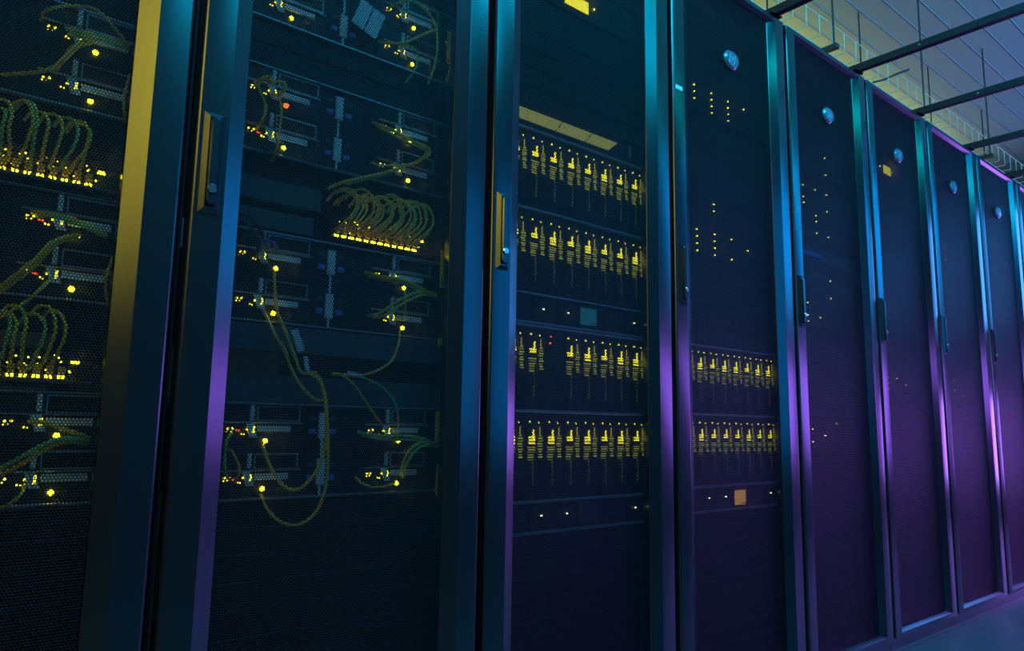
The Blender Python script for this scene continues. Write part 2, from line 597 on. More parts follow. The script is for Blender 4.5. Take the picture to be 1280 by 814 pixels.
ENC = [
    (1, 1.476, 'storage enclosure at the top edge of the photo in the second rack', 0, ()),
    (1, 1.223, 'storage enclosure with one orange warning light, second rack', 0, ((0, 1),), ((0, 0),)),
    (1, 0.919, 'storage enclosure below the fan of looping patch cables in the second rack', 0, ()),
    (1, 0.617, 'lowest storage enclosure of the second rack, yellow loop hanging below it', 0, (), ((0, 0), (0, 1))),
    (0, 1.216, 'uppermost storage enclosure in the leftmost rack, a thin cable arching over it', .018, ()),
    (0, 0.921, 'storage enclosure between the two patch switches in the leftmost rack', .018, (), ((1, 0), (1, 1))),
    (0, 0.624, 'lowest storage enclosure in the leftmost rack, below both patch switches', .018, ()),
]
for a in ENC:
    enclosure(*a)

# ------------------------------------------------------------------ patch switches
def m_sw_body(w):
    b = MB().plate(0.0, w, 0.0, 0.046, FY, 0.006, 0.001)
    b.box(0.006, w - .006, FY + .006, 0.40, 0.002, 0.044)
    return b.mesh('chassis', 'chassis')
def m_sw_shelf(w):
    return MB().plate(-.004, w + .012, -0.004, -0.0005, FY - .014, 0.03, 0.0006).mesh('shelf', 'panel')
def m_port():
    b = MB().loops(0.0, 0.0145, 0.008, 0.022, [(0, FY), (0, FY - .004), (.0015, FY - .004), (.0015, FY)])
    b.loops(0.0, 0.0145, 0.025, 0.039, [(0, FY), (0, FY - .004), (.0015, FY - .004), (.0015, FY)])
    return b.mesh('port', 'face')
def m_port_light(seed):
    rnd = random.Random(seed)
    b = MB()
    b.plate(0.003, 0.006, 0.0035, 0.0075, FY - .004, .004, .0004)
    b.plate(0.0085, 0.0115, 0.0035, 0.0075, FY - .004, .004, .0004)
    for k in range(4):
        b.ball((0.002 + rnd.random() * .011, FY - .004, .012 + rnd.random() * .026), .0011, n=6, m=4)
    return b.mesh('port_lights', 'led')
def m_plug():
    b = MB().plate(0.003, 0.0115, 0.010, 0.020, FY - .012, .012, .001)
    return b.mesh('plug', 'yel')
def patch_switch(name, x, z, n, label):
    w = n * 0.0156 + .022
    t = thing('patch_switch', label, 'network switch', (x, 0, z), 'patch switches')
    link('chassis', shared(('swb', n), lambda: m_sw_body(w)), t)
    link('shelf', shared(('sws', n), lambda: m_sw_shelf(w)), t)
    for k in range(n):
        p = link('port', shared('port', m_port), t, (0.003 + k * .0156, 0, 0))
        link('port_lights', shared(('pl', k % 5), lambda: m_port_light(k % 5)), p)
        link('plug', shared('plug', m_plug), p)
    b = MB()
    b.plate(w - .016, w - .006, 0.026, 0.030, FY - .003, .003, .0005)
    b.ball((w - .017, FY - .002, .014), .0018)
    b.build('status_lights', 'led', t)
    return w

patch_switch('a', 0.280, 1.094, 12, 'short patch switch with bright port lights in the second rack')
patch_switch('b', -0.335, 1.098, 14, 'upper patch switch with bright port lights in the leftmost rack')
patch_switch('c', -0.345, 0.802, 14, 'lower patch switch with bright port lights in the leftmost rack')

def patch_cable(pts, r, matname, label, group):
    o = MB().tube(pts, r, 8, 5).build('patch_cable', matname, None, True)
    return tag(o, label, 'cable', group)

ORD = ('first second third fourth fifth sixth seventh eighth ninth tenth eleventh twelfth thirteenth fourteenth fifteenth sixteenth '
       'seventeenth eighteenth nineteenth twentieth twenty-first twenty-second').split()
# fan of loops above the switch of the second rack
rnd = random.Random(3)
for k in range(22):
    px = 0.288 + k * 0.0082
    top = 1.186 + rnd.uniform(-.008, .010)
    yo = FY - 0.035 + rnd.uniform(-.010, .006)
    lean = 0.020 + rnd.uniform(-.004, .006)
    pts = [(px - .002, FY - .008, 1.110), (px + .004, yo + .006, 1.120), (px + lean, yo, 1.142), (px + lean + .004, yo, 1.162),
           (px + lean - .004, yo + .004, top - .008), (px + lean - .018, yo + .014, top), (px + lean - .034, yo + .030, top - .010), (px + lean - .040, yo + .034, top - .022)]
    patch_cable(pts, .0023, 'yel' if k < 9 or k % 3 else 'grn', ORD[k] + ' thin cable from the left in the fan of loops above the short patch switch', 'fan of loops in the second rack')

# bundles rising from the two switches of the leftmost rack
for zb, xb, nm in ((1.098, -0.335, 'upper'), (0.802, -0.345, 'lower')):
    for k in range(16):
        px = xb + 0.010 + k * 0.0125
        top = zb + 0.095 + rnd.uniform(-.012, .010)
        yo = FY - 0.032 + rnd.uniform(-.008, .008)
        ln = rnd.uniform(-.010, .004) + (.010 if k > 12 else 0)
        pts = [(px, FY - .008, zb + .016), (px + .002 + ln * .3, yo + .010, zb + .030), (px + .004 + ln, yo, zb + .055), (px + .006 + ln, yo, zb + .076),
               (px - .001 + ln, yo + .010, top), (px - .014 + ln, yo + .028, top + .004), (px - .022 + ln, yo + .036, top - .010)]
        patch_cable(pts, .0025, 'grn' if k % 3 == 1 else 'yel', ORD[k] + ' cable from the left rising from the %s patch switch of the leftmost rack' % nm, 'cables on the %s patch switch, leftmost rack' % nm)

# ------------------------------------------------------------------ cables behind the two left doors
CABLES = [
    ('A', 'y', 0.0028, [(0.16,0.076,0.941),(0.164,0.058,0.92),(0.173,0.045,0.894),(0.189,0.045,0.872),(0.208,0.045,0.832),(0.229,0.045,0.805),(0.255,0.047,0.787),(0.274,0.05,0.79)]),
    ('B', 'y', 0.0028, [(0.175,0.076,1.014),(0.178,0.068,0.956),(0.186,0.059,0.922),(0.193,0.051,0.902),(0.21,0.042,0.856),(0.219,0.04,0.835),(0.237,0.04,0.832),(0.252,0.04,0.823),(0.264,0.04,0.802),(0.271,0.04,0.76),(0.271,0.04,0.704),(0.261,0.04,0.67),(0.243,0.04,0.646),(0.226,0.042,0.634),(0.21,0.051,0.637),(0.194,0.059,0.655),(0.181,0.068,0.684),(0.173,0.076,0.709)]),
    ('C', 'y', 0.0028, [(0.239,0.055,0.836),(0.249,0.048,0.836),(0.259,0.042,0.819),(0.266,0.035,0.788),(0.273,0.035,0.732),(0.276,0.035,0.677),(0.274,0.035,0.636),(0.263,0.035,0.602),(0.245,0.035,0.583),(0.221,0.035,0.576),(0.201,0.049,0.582),(0.185,0.062,0.6),(0.175,0.076,0.626)]),
    ('D', 'y', 0.0024, [(0.435,0.076,0.936),(0.424,0.061,0.903),(0.405,0.05,0.87),(0.385,0.05,0.853),(0.358,0.05,0.841),(0.33,0.05,0.835),(0.308,0.054,0.835),(0.287,0.06,0.836)]),
    ('E', 'y', 0.0022, [(0.286,0.06,0.837),(0.298,0.053,0.836),(0.316,0.05,0.827),(0.335,0.05,0.81),(0.352,0.05,0.789),(0.373,0.059,0.77),(0.399,0.076,0.751)]),
    ('F', 'g', 0.0022, [(0.31,0.058,0.837),(0.343,0.052,0.833),(0.379,0.05,0.82),(0.406,0.05,0.8),(0.424,0.055,0.773),(0.44,0.076,0.741)]),
    ('G', 'g', 0.003, [(0.352,0.076,0.732),(0.38,0.055,0.726),(0.429,0.05,0.726),(0.465,0.05,0.723),(0.495,0.054,0.717),(0.533,0.07,0.705)]),
    ('G', 'g', 0.0026, [(0.361,0.076,0.726),(0.391,0.06,0.719),(0.433,0.056,0.718),(0.472,0.056,0.717),(0.508,0.059,0.709),(0.533,0.07,0.702)]),
    ('H', 'g', 0.0028, [(0.529,0.07,0.708),(0.483,0.05,0.714),(0.456,0.05,0.703),(0.441,0.05,0.682),(0.448,0.076,0.65)]),
    ('H', 'g', 0.0028, [(0.529,0.07,0.704),(0.485,0.046,0.708),(0.461,0.046,0.697),(0.446,0.046,0.676),(0.453,0.076,0.647)]),
    ('I', 'y', 0.0024, [(0.353,0.076,0.649),(0.357,0.06,0.639),(0.38,0.06,0.631),(0.407,0.06,0.632),(0.439,0.076,0.635)]),
    ('J', 'y', 0.003, [(0.352,0.076,1.037),(0.379,0.055,1.03),(0.415,0.05,1.028),(0.452,0.05,1.022),(0.484,0.054,1.012),(0.513,0.07,1.014)]),
    ('J', 'g', 0.003, [(0.359,0.076,1.031),(0.385,0.059,1.026),(0.422,0.055,1.023),(0.456,0.055,1.016),(0.488,0.058,1.01),(0.514,0.07,1.011)]),
    ('K', 'g', 0.0028, [(0.504,0.07,1.015),(0.465,0.054,1.011),(0.431,0.05,0.996),(0.4,0.05,0.977),(0.376,0.055,0.957),(0.363,0.076,0.952)]),
    ('K', 'y', 0.0026, [(0.504,0.07,1.011),(0.467,0.051,1.004),(0.433,0.046,0.988),(0.405,0.046,0.969),(0.385,0.052,0.953),(0.374,0.076,0.95)]),
    ('L', 'g', 0.002, [(0.439,0.07,1.011),(0.43,0.05,0.982),(0.443,0.076,0.957)]),
    ('M', 'y', 0.003, [(0.351,0.076,1.342),(0.385,0.059,1.331),(0.418,0.05,1.319),(0.45,0.05,1.315),(0.473,0.05,1.31),(0.47,0.053,1.294),(0.452,0.06,1.28)]),
    ('M', 'y', 0.003, [(0.362,0.076,1.338),(0.387,0.055,1.32),(0.415,0.045,1.308),(0.445,0.045,1.306),(0.461,0.045,1.302),(0.459,0.05,1.289),(0.441,0.06,1.272)]),
    ('N', 'y', 0.003, [(0.462,0.076,1.287),(0.418,0.055,1.261),(0.374,0.05,1.236),(0.328,0.05,1.215),(0.288,0.052,1.197),(0.26,0.06,1.18)]),
    ('N', 'g', 0.0026, [(0.43,0.076,1.275),(0.408,0.055,1.256),(0.373,0.055,1.232),(0.331,0.055,1.212),(0.295,0.06,1.196)]),
    ('N2', 'y', 0.0022, [(0.352,0.076,1.259),(0.361,0.06,1.252),(0.382,0.06,1.255),(0.415,0.076,1.27)]),
    ('O', 'g', 0.0026, [(0.376,0.076,1.593),(0.391,0.058,1.605),(0.415,0.045,1.612),(0.449,0.045,1.608),(0.474,0.045,1.582),(0.481,0.045,1.538),(0.479,0.051,1.493),(0.47,0.06,1.454)]),
    ('P', 'y', 0.0028, [(0.359,0.076,1.516),(0.376,0.05,1.506),(0.413,0.05,1.525),(0.45,0.05,1.555),(0.49,0.06,1.587)]),
    ('Q', 'g', 0.0022, [(0.404,0.076,1.515),(0.416,0.055,1.52),(0.434,0.05,1.51),(0.437,0.05,1.488),(0.428,0.052,1.461),(0.415,0.06,1.439)]),
    ('R', 'y', 0.0028, [(0.118,0.076,1.341),(0.128,0.059,1.349),(0.145,0.05,1.349),(0.161,0.05,1.352),(0.164,0.05,1.344),(0.156,0.059,1.33),(0.15,0.076,1.339)]),
    ('S', 'y', 0.0026, [(0.121,0.07,1.343),(0.122,0.05,1.318),(0.131,0.05,1.3),(0.128,0.05,1.275),(0.127,0.076,1.263)]),
    ('S', 'y', 0.0022, [(0.163,0.076,1.34),(0.158,0.045,1.298),(0.157,0.045,1.267),(0.154,0.045,1.228),(0.156,0.07,1.209)]),
    ('R2', 'y', 0.0022, [(0.117,0.076,1.35),(0.122,0.05,1.349),(0.136,0.05,1.355),(0.149,0.076,1.357)]),
    ('T', 'g', 0.0024, [(0.121,0.076,0.729),(0.104,0.05,0.715),(0.103,0.05,0.695),(0.105,0.05,0.667),(0.121,0.076,0.652)]),
    ('T', 'y', 0.0022, [(0.115,0.076,0.702),(0.115,0.045,0.696),(0.124,0.045,0.679),(0.126,0.045,0.664),(0.13,0.076,0.649)]),
    ('U', 'k', 0.003, [(0.106,0.07,1.102),(0.116,0.05,1.094),(0.131,0.05,1.082),(0.143,0.05,1.062),(0.155,0.07,1.048)]),
    ('U', 'k', 0.003, [(0.105,0.07,1.09),(0.11,0.045,1.08),(0.125,0.045,1.066),(0.133,0.045,1.045),(0.142,0.07,1.031)]),
    ('U', 'b', 0.004, [(0.134,0.07,1.067),(0.144,0.05,1.059),(0.161,0.05,1.055),(0.177,0.076,1.053)]),
    ('V', 'y', 0.0022, [(-0.204,0.076,1.34),(-0.205,0.058,1.342),(-0.197,0.04,1.346),(-0.177,0.04,1.358),(-0.156,0.04,1.366),(-0.134,0.04,1.365),(-0.114,0.04,1.348),(-0.097,0.05,1.338),(-0.088,0.06,1.332)]),
    ('V', 'g', 0.003, [(-0.172,0.076,1.34),(-0.157,0.05,1.328),(-0.136,0.05,1.332),(-0.114,0.05,1.333),(-0.089,0.06,1.335)]),
    ('V', 'g', 0.003, [(-0.168,0.076,1.333),(-0.155,0.045,1.32),(-0.134,0.045,1.325),(-0.113,0.045,1.325),(-0.09,0.06,1.329)]),
    ('W', 'y', 0.0028, [(-0.136,0.06,1.328),(-0.151,0.051,1.316),(-0.164,0.045,1.3),(-0.174,0.045,1.28),(-0.185,0.045,1.261),(-0.202,0.045,1.247),(-0.224,0.058,1.242),(-0.244,0.076,1.24)]),
    ('W', 'y', 0.0028, [(-0.138,0.06,1.322),(-0.154,0.04,1.304),(-0.165,0.04,1.288),(-0.175,0.04,1.27),(-0.179,0.076,1.27)]),
    ('X', 'y', 0.003, [(-0.19,0.076,1.045),(-0.171,0.05,1.042),(-0.147,0.05,1.041),(-0.123,0.05,1.034),(-0.093,0.06,1.025)]),
    ('X', 'g', 0.003, [(-0.183,0.076,1.041),(-0.167,0.045,1.037),(-0.145,0.045,1.034),(-0.119,0.045,1.027),(-0.095,0.06,1.022)]),
    ('Y', 'y', 0.003, [(-0.129,0.06,1.019),(-0.15,0.047,1.009),(-0.168,0.04,0.994),(-0.181,0.04,0.973),(-0.195,0.04,0.954),(-0.209,0.047,0.938),(-0.222,0.06,0.924)]),
    ('Y', 'y', 0.0026, [(-0.13,0.06,1.014),(-0.151,0.05,1.004),(-0.166,0.045,0.988),(-0.178,0.045,0.968),(-0.19,0.045,0.95),(-0.205,0.05,0.934),(-0.219,0.06,0.918)]),
    ('Z', 'y', 0.0022, [(-0.159,0.076,0.949),(-0.173,0.04,0.928),(-0.187,0.04,0.91),(-0.204,0.04,0.893),(-0.218,0.06,0.882)]),
    ('AA', 'y', 0.003, [(-0.166,0.076,0.743),(-0.15,0.05,0.741),(-0.127,0.05,0.733),(-0.107,0.05,0.726),(-0.09,0.06,0.719)]),
    ('AB', 'g', 0.003, [(-0.092,0.06,0.716),(-0.113,0.044,0.719),(-0.137,0.04,0.717),(-0.157,0.04,0.706),(-0.176,0.044,0.692),(-0.198,0.06,0.676)]),
    ('AB', 'y', 0.003, [(-0.094,0.06,0.712),(-0.114,0.048,0.714),(-0.134,0.045,0.711),(-0.152,0.045,0.7),(-0.171,0.048,0.685),(-0.196,0.06,0.668)]),
    ('AC', 'y', 0.0024, [(-0.162,0.076,0.654),(-0.17,0.04,0.644),(-0.181,0.04,0.632),(-0.193,0.06,0.623)]),
    ('AD', 'y', 0.002, [(-0.077,0.07,1.302),(-0.086,0.05,1.276),(-0.089,0.05,1.245),(-0.087,0.05,1.22),(-0.076,0.07,1.212)]),
    ('AD', 'y', 0.002, [(-0.08,0.07,0.995),(-0.089,0.05,0.968),(-0.09,0.05,0.943),(-0.08,0.07,0.917)]),
    ('AE', 'y', 0.0026, [(0.511,0.06,1.566),(0.515,0.05,1.538),(0.519,0.05,1.506),(0.516,0.06,1.473)]),
    ('AE', 'y', 0.0024, [(0.525,0.06,0.668),(0.516,0.05,0.641),(0.522,0.06,0.609)]),
    ('AE', 'y', 0.0024, [(0.535,0.06,0.664),(0.531,0.055,0.633),(0.533,0.06,0.605)]),

]
CL = {
    'A': 'yellow cable sagging diagonally across the grey panels to the hanging loop',
    'B': 'long yellow cable ending in the smaller hanging loop, second rack',
    'C': 'yellow cable making the largest loop, hanging below the lowest storage enclosure',
    'D': 'yellow cable curving down left across the grey panel from the right modules',
    'E': 'thin yellow cable slanting across the lower grey panel, second rack',
    'F': 'thin green cable arching down over the lower grey panel, second rack',
    'G': 'green cable running right to the rack post, lowest enclosure of second rack',
    'H': 'green cable dropping from the rack post to the lowest right module',
    'I': 'short yellow cable sagging under the lowest right module, second rack',
    'J': 'cable running right to the yellow plate, below the fan of loops',
    'K': 'cable slanting back left from the yellow plate, below the fan of loops',
    'L': 'short green vertical cable below the fan of loops',
    'M': 'yellow cable bundle hooking round at the right end above the fan of loops',
    'N': 'cable sweeping left just above the fan of loops',
    'N2': 'short yellow cable above the fan of loops, at the right module',
    'O': 'large green cable arc at the top right of the second rack',
    'P': 'yellow cable curving up to the right under the large green arc',
    'Q': 'small green cable hook inside the large green arc',
    'R': 'yellow cable curling round beside the orange warning light',
    'R2': 'thin yellow cable arch above the orange warning light',
    'S': 'yellow cable hanging beside the orange warning light',
    'T': 'short cable dropping at the left edge of the lowest enclosure, second rack',
    'U': 'dark cable arching at the left edge below the grey blank tray',
    'V': 'cable reaching right to the door frame at the top of the leftmost rack',
    'W': 'yellow cable sweeping down left at the top of the leftmost rack',
    'X': 'cable running right just below the upper patch switch of the leftmost rack',
    'Y': 'thick yellow cable slanting down left above the lower patch switch of leftmost rack',
    'Z': 'thin yellow cable slanting down left just above the lower patch switch',
    'AA': 'yellow cable running right below the lower patch switch of the leftmost rack',
    'AB': 'cable slanting down left below the lower patch switch of the leftmost rack',
    'AC': 'short cable at the very lowest module of the leftmost rack',
    'AD': 'thin cable bowing at the right post inside the leftmost rack',
    'AE': 'short yellow cable against the right post inside the second rack',
}
CM = {'y': 'yel', 'g': 'grn', 'k': 'blk', 'b': 'bcab'}
TWIN = {
    ('G', 0): 'upper green cable running right to the post from the lowest right enclosure modules',
    ('G', 1): 'lower green cable running right to the post from the lowest right enclosure modules',
    ('H', 0): 'left of two green cables dropping from the post to the lowest right module',
    ('H', 1): 'right of two green cables dropping from the post to the lowest right module',
    ('M', 0): 'outer yellow cable hooking round at the right end above the fan of loops',
    ('M', 1): 'inner yellow cable hooking round at the right end above the fan of loops',
    ('S', 0): 'yellow cable hanging at the mesh edge left of the orange warning light',
    ('S', 1): 'thin yellow cable hanging straight down beside the orange warning light',
    ('U', 0): 'outer of two dark cables arching at the left below the grey blank tray',
    ('U', 1): 'inner of two dark cables arching at the left below the grey blank tray',
    ('V', 1): 'upper green cable reaching right to the door frame under the high thin arch',
    ('V', 2): 'lower green cable reaching right to the door frame under the high thin arch',
    ('W', 0): 'long yellow cable sweeping down left to the photo edge, top of leftmost rack',
    ('W', 1): 'short yellow cable sweeping down left under the long one, top of leftmost rack',
    ('Y', 0): 'upper of two yellow cables slanting down left above the lower patch switch',
    ('Y', 1): 'lower of two yellow cables slanting down left above the lower patch switch',
    ('AD', 0): 'thin cable bowing at the right post near the top of the leftmost rack',
    ('AD', 1): 'thin cable bowing at the right post halfway down the leftmost rack',
    ('AE', 0): 'short yellow cable against the right post at the top of the second rack',
    ('AE', 1): 'left of two short yellow cables low at the right post of the second rack',
    ('AE', 2): 'right of two short yellow cables low at the right post of the second rack',
}
seen = []
for n, c, r, pts in CABLES:
    lab = CL[n]
    if n == 'U' and c == 'b':
        lab = 'short blue cable end at the left below the grey blank tray'
    if n == 'V' and r < .0025:
        lab = 'thin yellow cable arching high at the top of the leftmost rack'
    if n in ('J', 'K', 'N', 'T', 'AB', 'X') :
        lab = ('green ' if c == 'g' else 'yellow ') + lab.replace('thick yellow ', '')
    lab = TWIN.get((n, seen.count(n)), lab)
    seen.append(n)
    patch_cable(pts, r, CM[c], lab, 'loose cables behind the two left doors')

# added plates in the second rack, painted as its yellow-lit side panel
def lit_patch_plate(x, z0, z1, label):
    t = thing('lit_patch', label, 'light plate', (x, 0, z0), 'painted yellow light')
    h = z1 - z0
    MB().plate(0.0, 0.026, 0.0, h, 0.070, 0.004, 0.001).build('plate', 'ring', t)
    MB().tube([(0.002, .070, h * .1), (0.004, .052, h * .05), (.012, .045, h * .02), (.022, .052, h * .05), (.024, .070, h * .1)], .0025, 6, 4).build('hook', 'blk', t, True)
lit_patch_plate(0.524, 1.030, 1.110, 'added plate painted as yellow light, level with the short patch switch')
lit_patch_plate(0.524, 0.705, 0.775, 'added plate painted as yellow light beside the lowest enclosure')
lit_patch_plate(0.524, 1.525, 1.600, 'added plate painted as yellow light at the top right of the second rack')
lit_patch_plate(0.524, 0.905, 0.925, 'small added plate painted as yellow light beside the upper grey panel')

# paper tags
def paper_tag(x, z, w, h, ang, y, label):
    o = MB().plate(-w / 2, w / 2, -h / 2, h / 2, -.0006, .0012, .0003).build('paper_tag', 'label')
    o.location = (x, y, z)
    o.rotation_euler = (0, ang, 0)
    tag(o, label, 'tag', 'paper tags')
paper_tag(0.3135, 1.550, .027, .060, .34, .060, 'left one of the two slanting paper tags at the top')
paper_tag(0.3420, 1.541, .027, .060, .34, .061, 'right one of the two slanting paper tags at the top')
paper_tag(0.211, 0.889, .013, .040, -.40, .040, 'larger paper tag on the yellow cable across the grey panel')
paper_tag(0.229, 0.850, .008, .026, -.20, .040, 'small paper tag below the larger one on the yellow cable')
paper_tag(0.3255, 0.8375, .030, .006, .12, .046, 'pale sleeve where two cables meet between the grey panels')

# ------------------------------------------------------------------ blank panels
def m_blank(h, x0, x1, y):
    b = MB().plate(x0, x1, 0.0008, h - .0008, y, 0.004, 0.0014)
    b.box(x0 + .016, x1 - .016, y + .004, y + .02, .003, h - .003)
    return b
def blank(rack_i, z, h, label, mt='blank', x0=0.059, x1=0.541, y=None, group=None):
    y = (FY if rack_i < 2 else 0.040) if y is None else y
    me = shared(('blank', round(h, 4), x0, x1, y, mt), lambda: m_blank(h, x0, x1, y).mesh('blank_panel', mt))
    o = link('blank_panel', me, racks[rack_i], (0, 0, z))
    if mt == 'panel':
        o['label'] = label
    return o
blank(1, 0.869, 0.0495, 'upper of two wide grey blank panels, cables hanging across it', 'panel', y=.074)
blank(1, 0.781, 0.0485, 'lower of two wide grey blank panels, cables hanging across it', 'panel', y=.074)
blank(1, 1.134, 0.044, 'grey blank panel left of the fan of loops', 'panel', 0.059, 0.258, .074)
t = MB().plate(0.059, 0.245, 0.0, 0.032, .074, .02, .001).build('blank_tray', 'panel', racks[1])
t.location = (0, 0, 1.088)
t['label'] = 'grey blank tray left of the short patch switch'
blank(1, 1.180, 0.041, 'black blank panel directly above the fan of loops', 'blank', y=.098)
for k in range(2):
    blank(1, 1.388 + k * .044, 0.0435, 'plain black blank panel between the two upper enclosures of the second rack', group='blank panels between upper enclosures')
for k in range(12):
    blank(1, 0.086 + k * .0442, 0.0440, 'plain black blank panel in the stack at the foot of the second rack', group='blank panels at the foot of the second rack')
for k in range(11):
    blank(0, 0.134 + k * .0442, 0.0440, 'plain black blank panel in the stack at the foot of the leftmost rack', group='blank panels at the foot of the leftmost rack')
for k in range(10):
    blank(1, 1.645 + k * .0442, 0.0440, 'plain black blank panel at the very top of the second rack', group='blank panels at the top of the second rack')
for k in range(8):
    blank(0, 1.385 + k * .0442, 0.0440, 'plain black blank panel at the very top of the leftmost rack', group='blank panels at the top of the leftmost rack')

# ------------------------------------------------------------------ blade enclosures (racks three and four)
BY = 0.040
BP = 0.0562
def m_blade_frame():
    b = MB()
    b.box(0.076, 0.525, BY + .012, 0.70, 0.001, 0.453)
    b.loops(0.064, 0.541, 0.0, 0.454, [(0, BY + .005), (0, BY), (.006, BY), (.006, BY + .005)])
    return b.mesh('chassis', 'chassis')
def m_divider():
    b = MB().plate(0.070, 0.535, 0.0, 0.0055, BY - .006, .011, .001)
    return b.mesh('divider', 'zinc')
def m_blade():
    b = MB().plate(0.0, BP - .002, 0.0, 0.183, BY, 0.012, 0.002)
    b.loops(0.004, BP - .006, 0.006, 0.075, [(0, BY), (0, BY - .002), (.0015, BY - .002), (.0015, BY)])
    return b.mesh('blade', 'face')
def m_blade_vents():
    b = MB()
    for k in range(8):
        b.box(0.008, BP - .010, BY - .0015, BY, 0.012 + k * .0075, 0.0155 + k * .0075)
    return b.mesh('vent_slats', 'chassis')
def m_blade_lever():
    return MB().plate(0.020, 0.032, 0.080, 0.100, BY - .006, .006, .0015).mesh('release_lever', 'chassis')
def m_blade_bright(v):
    b = MB()
    b.ball((.009, BY - .002, .166), .0024, n=6, m=4)
    b.ball((.034, BY - .002, .165), .0020, n=6, m=4)
    for k in range(3 if v else 2):
        b.plate(.007, .024, .131 - k * .0062, .1345 - k * .0062, BY - .003, .003, .0004)
    b.box(.0185, .0208, BY - .003, BY, .127, .150)
    return b.mesh('lights', 'ledb')
def m_blade_mid(v):  # dim light columns, with the start of the painted streak
    b = MB()
    for k in range(6):
        b.box(.004 + .002 * (k % 2), .025, BY - .002, BY, .1105 - k * .0055 + .003 * 0, .1125 - k * .0055)
    for k in range(9):
        b.box(.035 - .002 * (k % 2), .043 + .002 * (k % 3), BY - .002, BY, .135 - k * .0058, .1375 - k * .0058)
    b.box(.0375, .0395, BY - .002, BY, .138, .156)
    return b.mesh('dim_lights_streak', 'leds')
def m_blade_tail():  # the lights' reflection down the blade face, painted as faint dashes
    b = MB()
    for k in range(6):
        b.box(.0185, .0205, BY - .002, BY, .074 - k * .009, .079 - k * .009)
    return b.mesh('light_streak', 'streak')
def m_psu():
    b = MB().plate(0.0, 0.0715, 0.0, 0.060, BY + .001, .012, .002)
    b.loops(0.006, 0.066, 0.022, 0.054, [(0, BY + .001), (0, BY - .001), (.002, BY - .001), (.002, BY + .001)])
    return b.mesh('power_supply', 'face')
def m_psu_led(mt):
    return MB().ball((0.030, BY - .002, 0.032), .0022, n=8, m=5).mesh('power_led', mt)
def m_psu_handle():
    return MB().tube([(.012, BY, .012), (.014, BY - .006, .012), (.056, BY - .006, .012), (.058, BY, .012)], .002, 6, 3).mesh('pull_handle', 'chassis')

def blade_enclosure(rack_i, z, label, disp, skip=()):
    t = thing('blade_enclosure', label, 'server', (GAPS[rack_i], 0, z), 'blade server enclosures')
    t.scale = ((GAPS[rack_i + 1] - GAPS[rack_i]) / 0.6, 1, 1)
    link('chassis', shared('bfr', m_blade_frame), t)
    for zz in (0.0, 0.066, 0.260, 0.4485):
        link('divider', shared('bdv', m_divider), t, (0, 0, zz))
    for row in range(2):
        for k in range(8):
            o = link('blade', shared('bld', m_blade), t, (0.0845 + k * BP, 0, 0.0735 + row * .1935))
            link('vent_slats', shared('bvs', m_blade_vents), o)
            link('release_lever', shared('blv', m_blade_lever), o)
            if (row, k) in skip:
                dl = MB()
                dl.ball((.009, BY - .002, .150), .0022); dl.ball((.011, BY - .002, .166), .0018)
                fl = dl.build('fault_lights', 'ledo', o)
                fl['label'] = 'two orange fault lights'
                continue
            v = random.random() > .45
            link('lights', shared(('bb', v), lambda: m_blade_bright(v)), o)
            link('dim_lights_streak', shared('bm', lambda: m_blade_mid(0)), o)
            link('light_streak', shared('bt2', m_blade_tail), o)
    for k in range(6):
        o = link('power_supply', shared('psu', m_psu), t, (0.0795 + k * .0757, 0, 0.006))
        link('pull_handle', shared('psh', m_psu_handle), o)
        if k in (1, 2, 5):
            link('power_led', shared('psl', lambda: m_psu_led('ledw')), o)
    d = MB().plate(0.292, 0.352, 0.010, 0.058, BY - .006, .008, .002).build('display_panel', 'face', t)
    MB().plate(0.296, 0.348, 0.014, 0.054, BY - .008, .002, .0005).build('screen', disp, d)
    return t
blade_enclosure(2, 0.973, 'upper of the two blade server enclosures in the third rack, dim cyan screen', 'disc')
blade_enclosure(2, 0.518, 'lower of the two blade server enclosures in the third rack', 'panel', ((1, 2),))
blade_enclosure(3, 0.526, 'blade server enclosure in the fourth rack, orange screen at its foot', 'diso')

# third rack: console with yellow display, vent strip with its glow painted in, blank panels
t = thing('console_unit', 'console unit with bright yellow display at the top of the third rack', 'console', (GAPS[2], 0, 1.765))
MB().plate(0.059, 0.541, 0.0, 0.0875, BY, .0055, .002).box(0.075, 0.525, BY + .006, 0.5, .002, .085).build('faceplate', 'face', t)
MB().plate(0.250, 0.331, 0.018, 0.049, BY - .003, .004, .0008).build('display', 'disp', t)
b = MB()
b.ball((0.352, BY - .002, 0.040), .003)
for k in range(3):
    b.ball((0.205 + k * .017, BY - .002, 0.030 + .004 * k), .002)
b.build('lights', 'ledm', t)

t = thing('vent_unit', 'unit with a yellow vent strip (glow painted in) above the blade servers of the third rack', 'vent panel', (GAPS[2], 0, 1.430))
MB().plate(0.059, 0.541, 0.0, 0.0500, BY + .002, .0035, .001).box(0.075, 0.525, BY + .0055, 0.5, .002, .048).build('faceplate', 'face', t)
def slanted(x0, x1, x0b, x1b, z0, z1, y, d):
    v = [(x0b, y, z0), (x1b, y, z0), (x1, y, z1), (x0, y, z1)]
    v += [(a, y + d, c) for a, _, c in v]
    return v, [(0, 1, 2, 3), (0, 4, 5, 1), (1, 5, 6, 2), (2, 6, 7, 3), (3, 7, 4, 0)]
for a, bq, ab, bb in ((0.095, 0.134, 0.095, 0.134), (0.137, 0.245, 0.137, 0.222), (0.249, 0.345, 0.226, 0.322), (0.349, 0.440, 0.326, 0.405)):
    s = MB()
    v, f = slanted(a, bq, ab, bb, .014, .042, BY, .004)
    s.add(v, f).build('vent_strip', 'vent_glow', t)
MB().plate(0.482, 0.486, 0.012, 0.045, BY - .006, .010, .001).build('bracket', 'zinc', t)
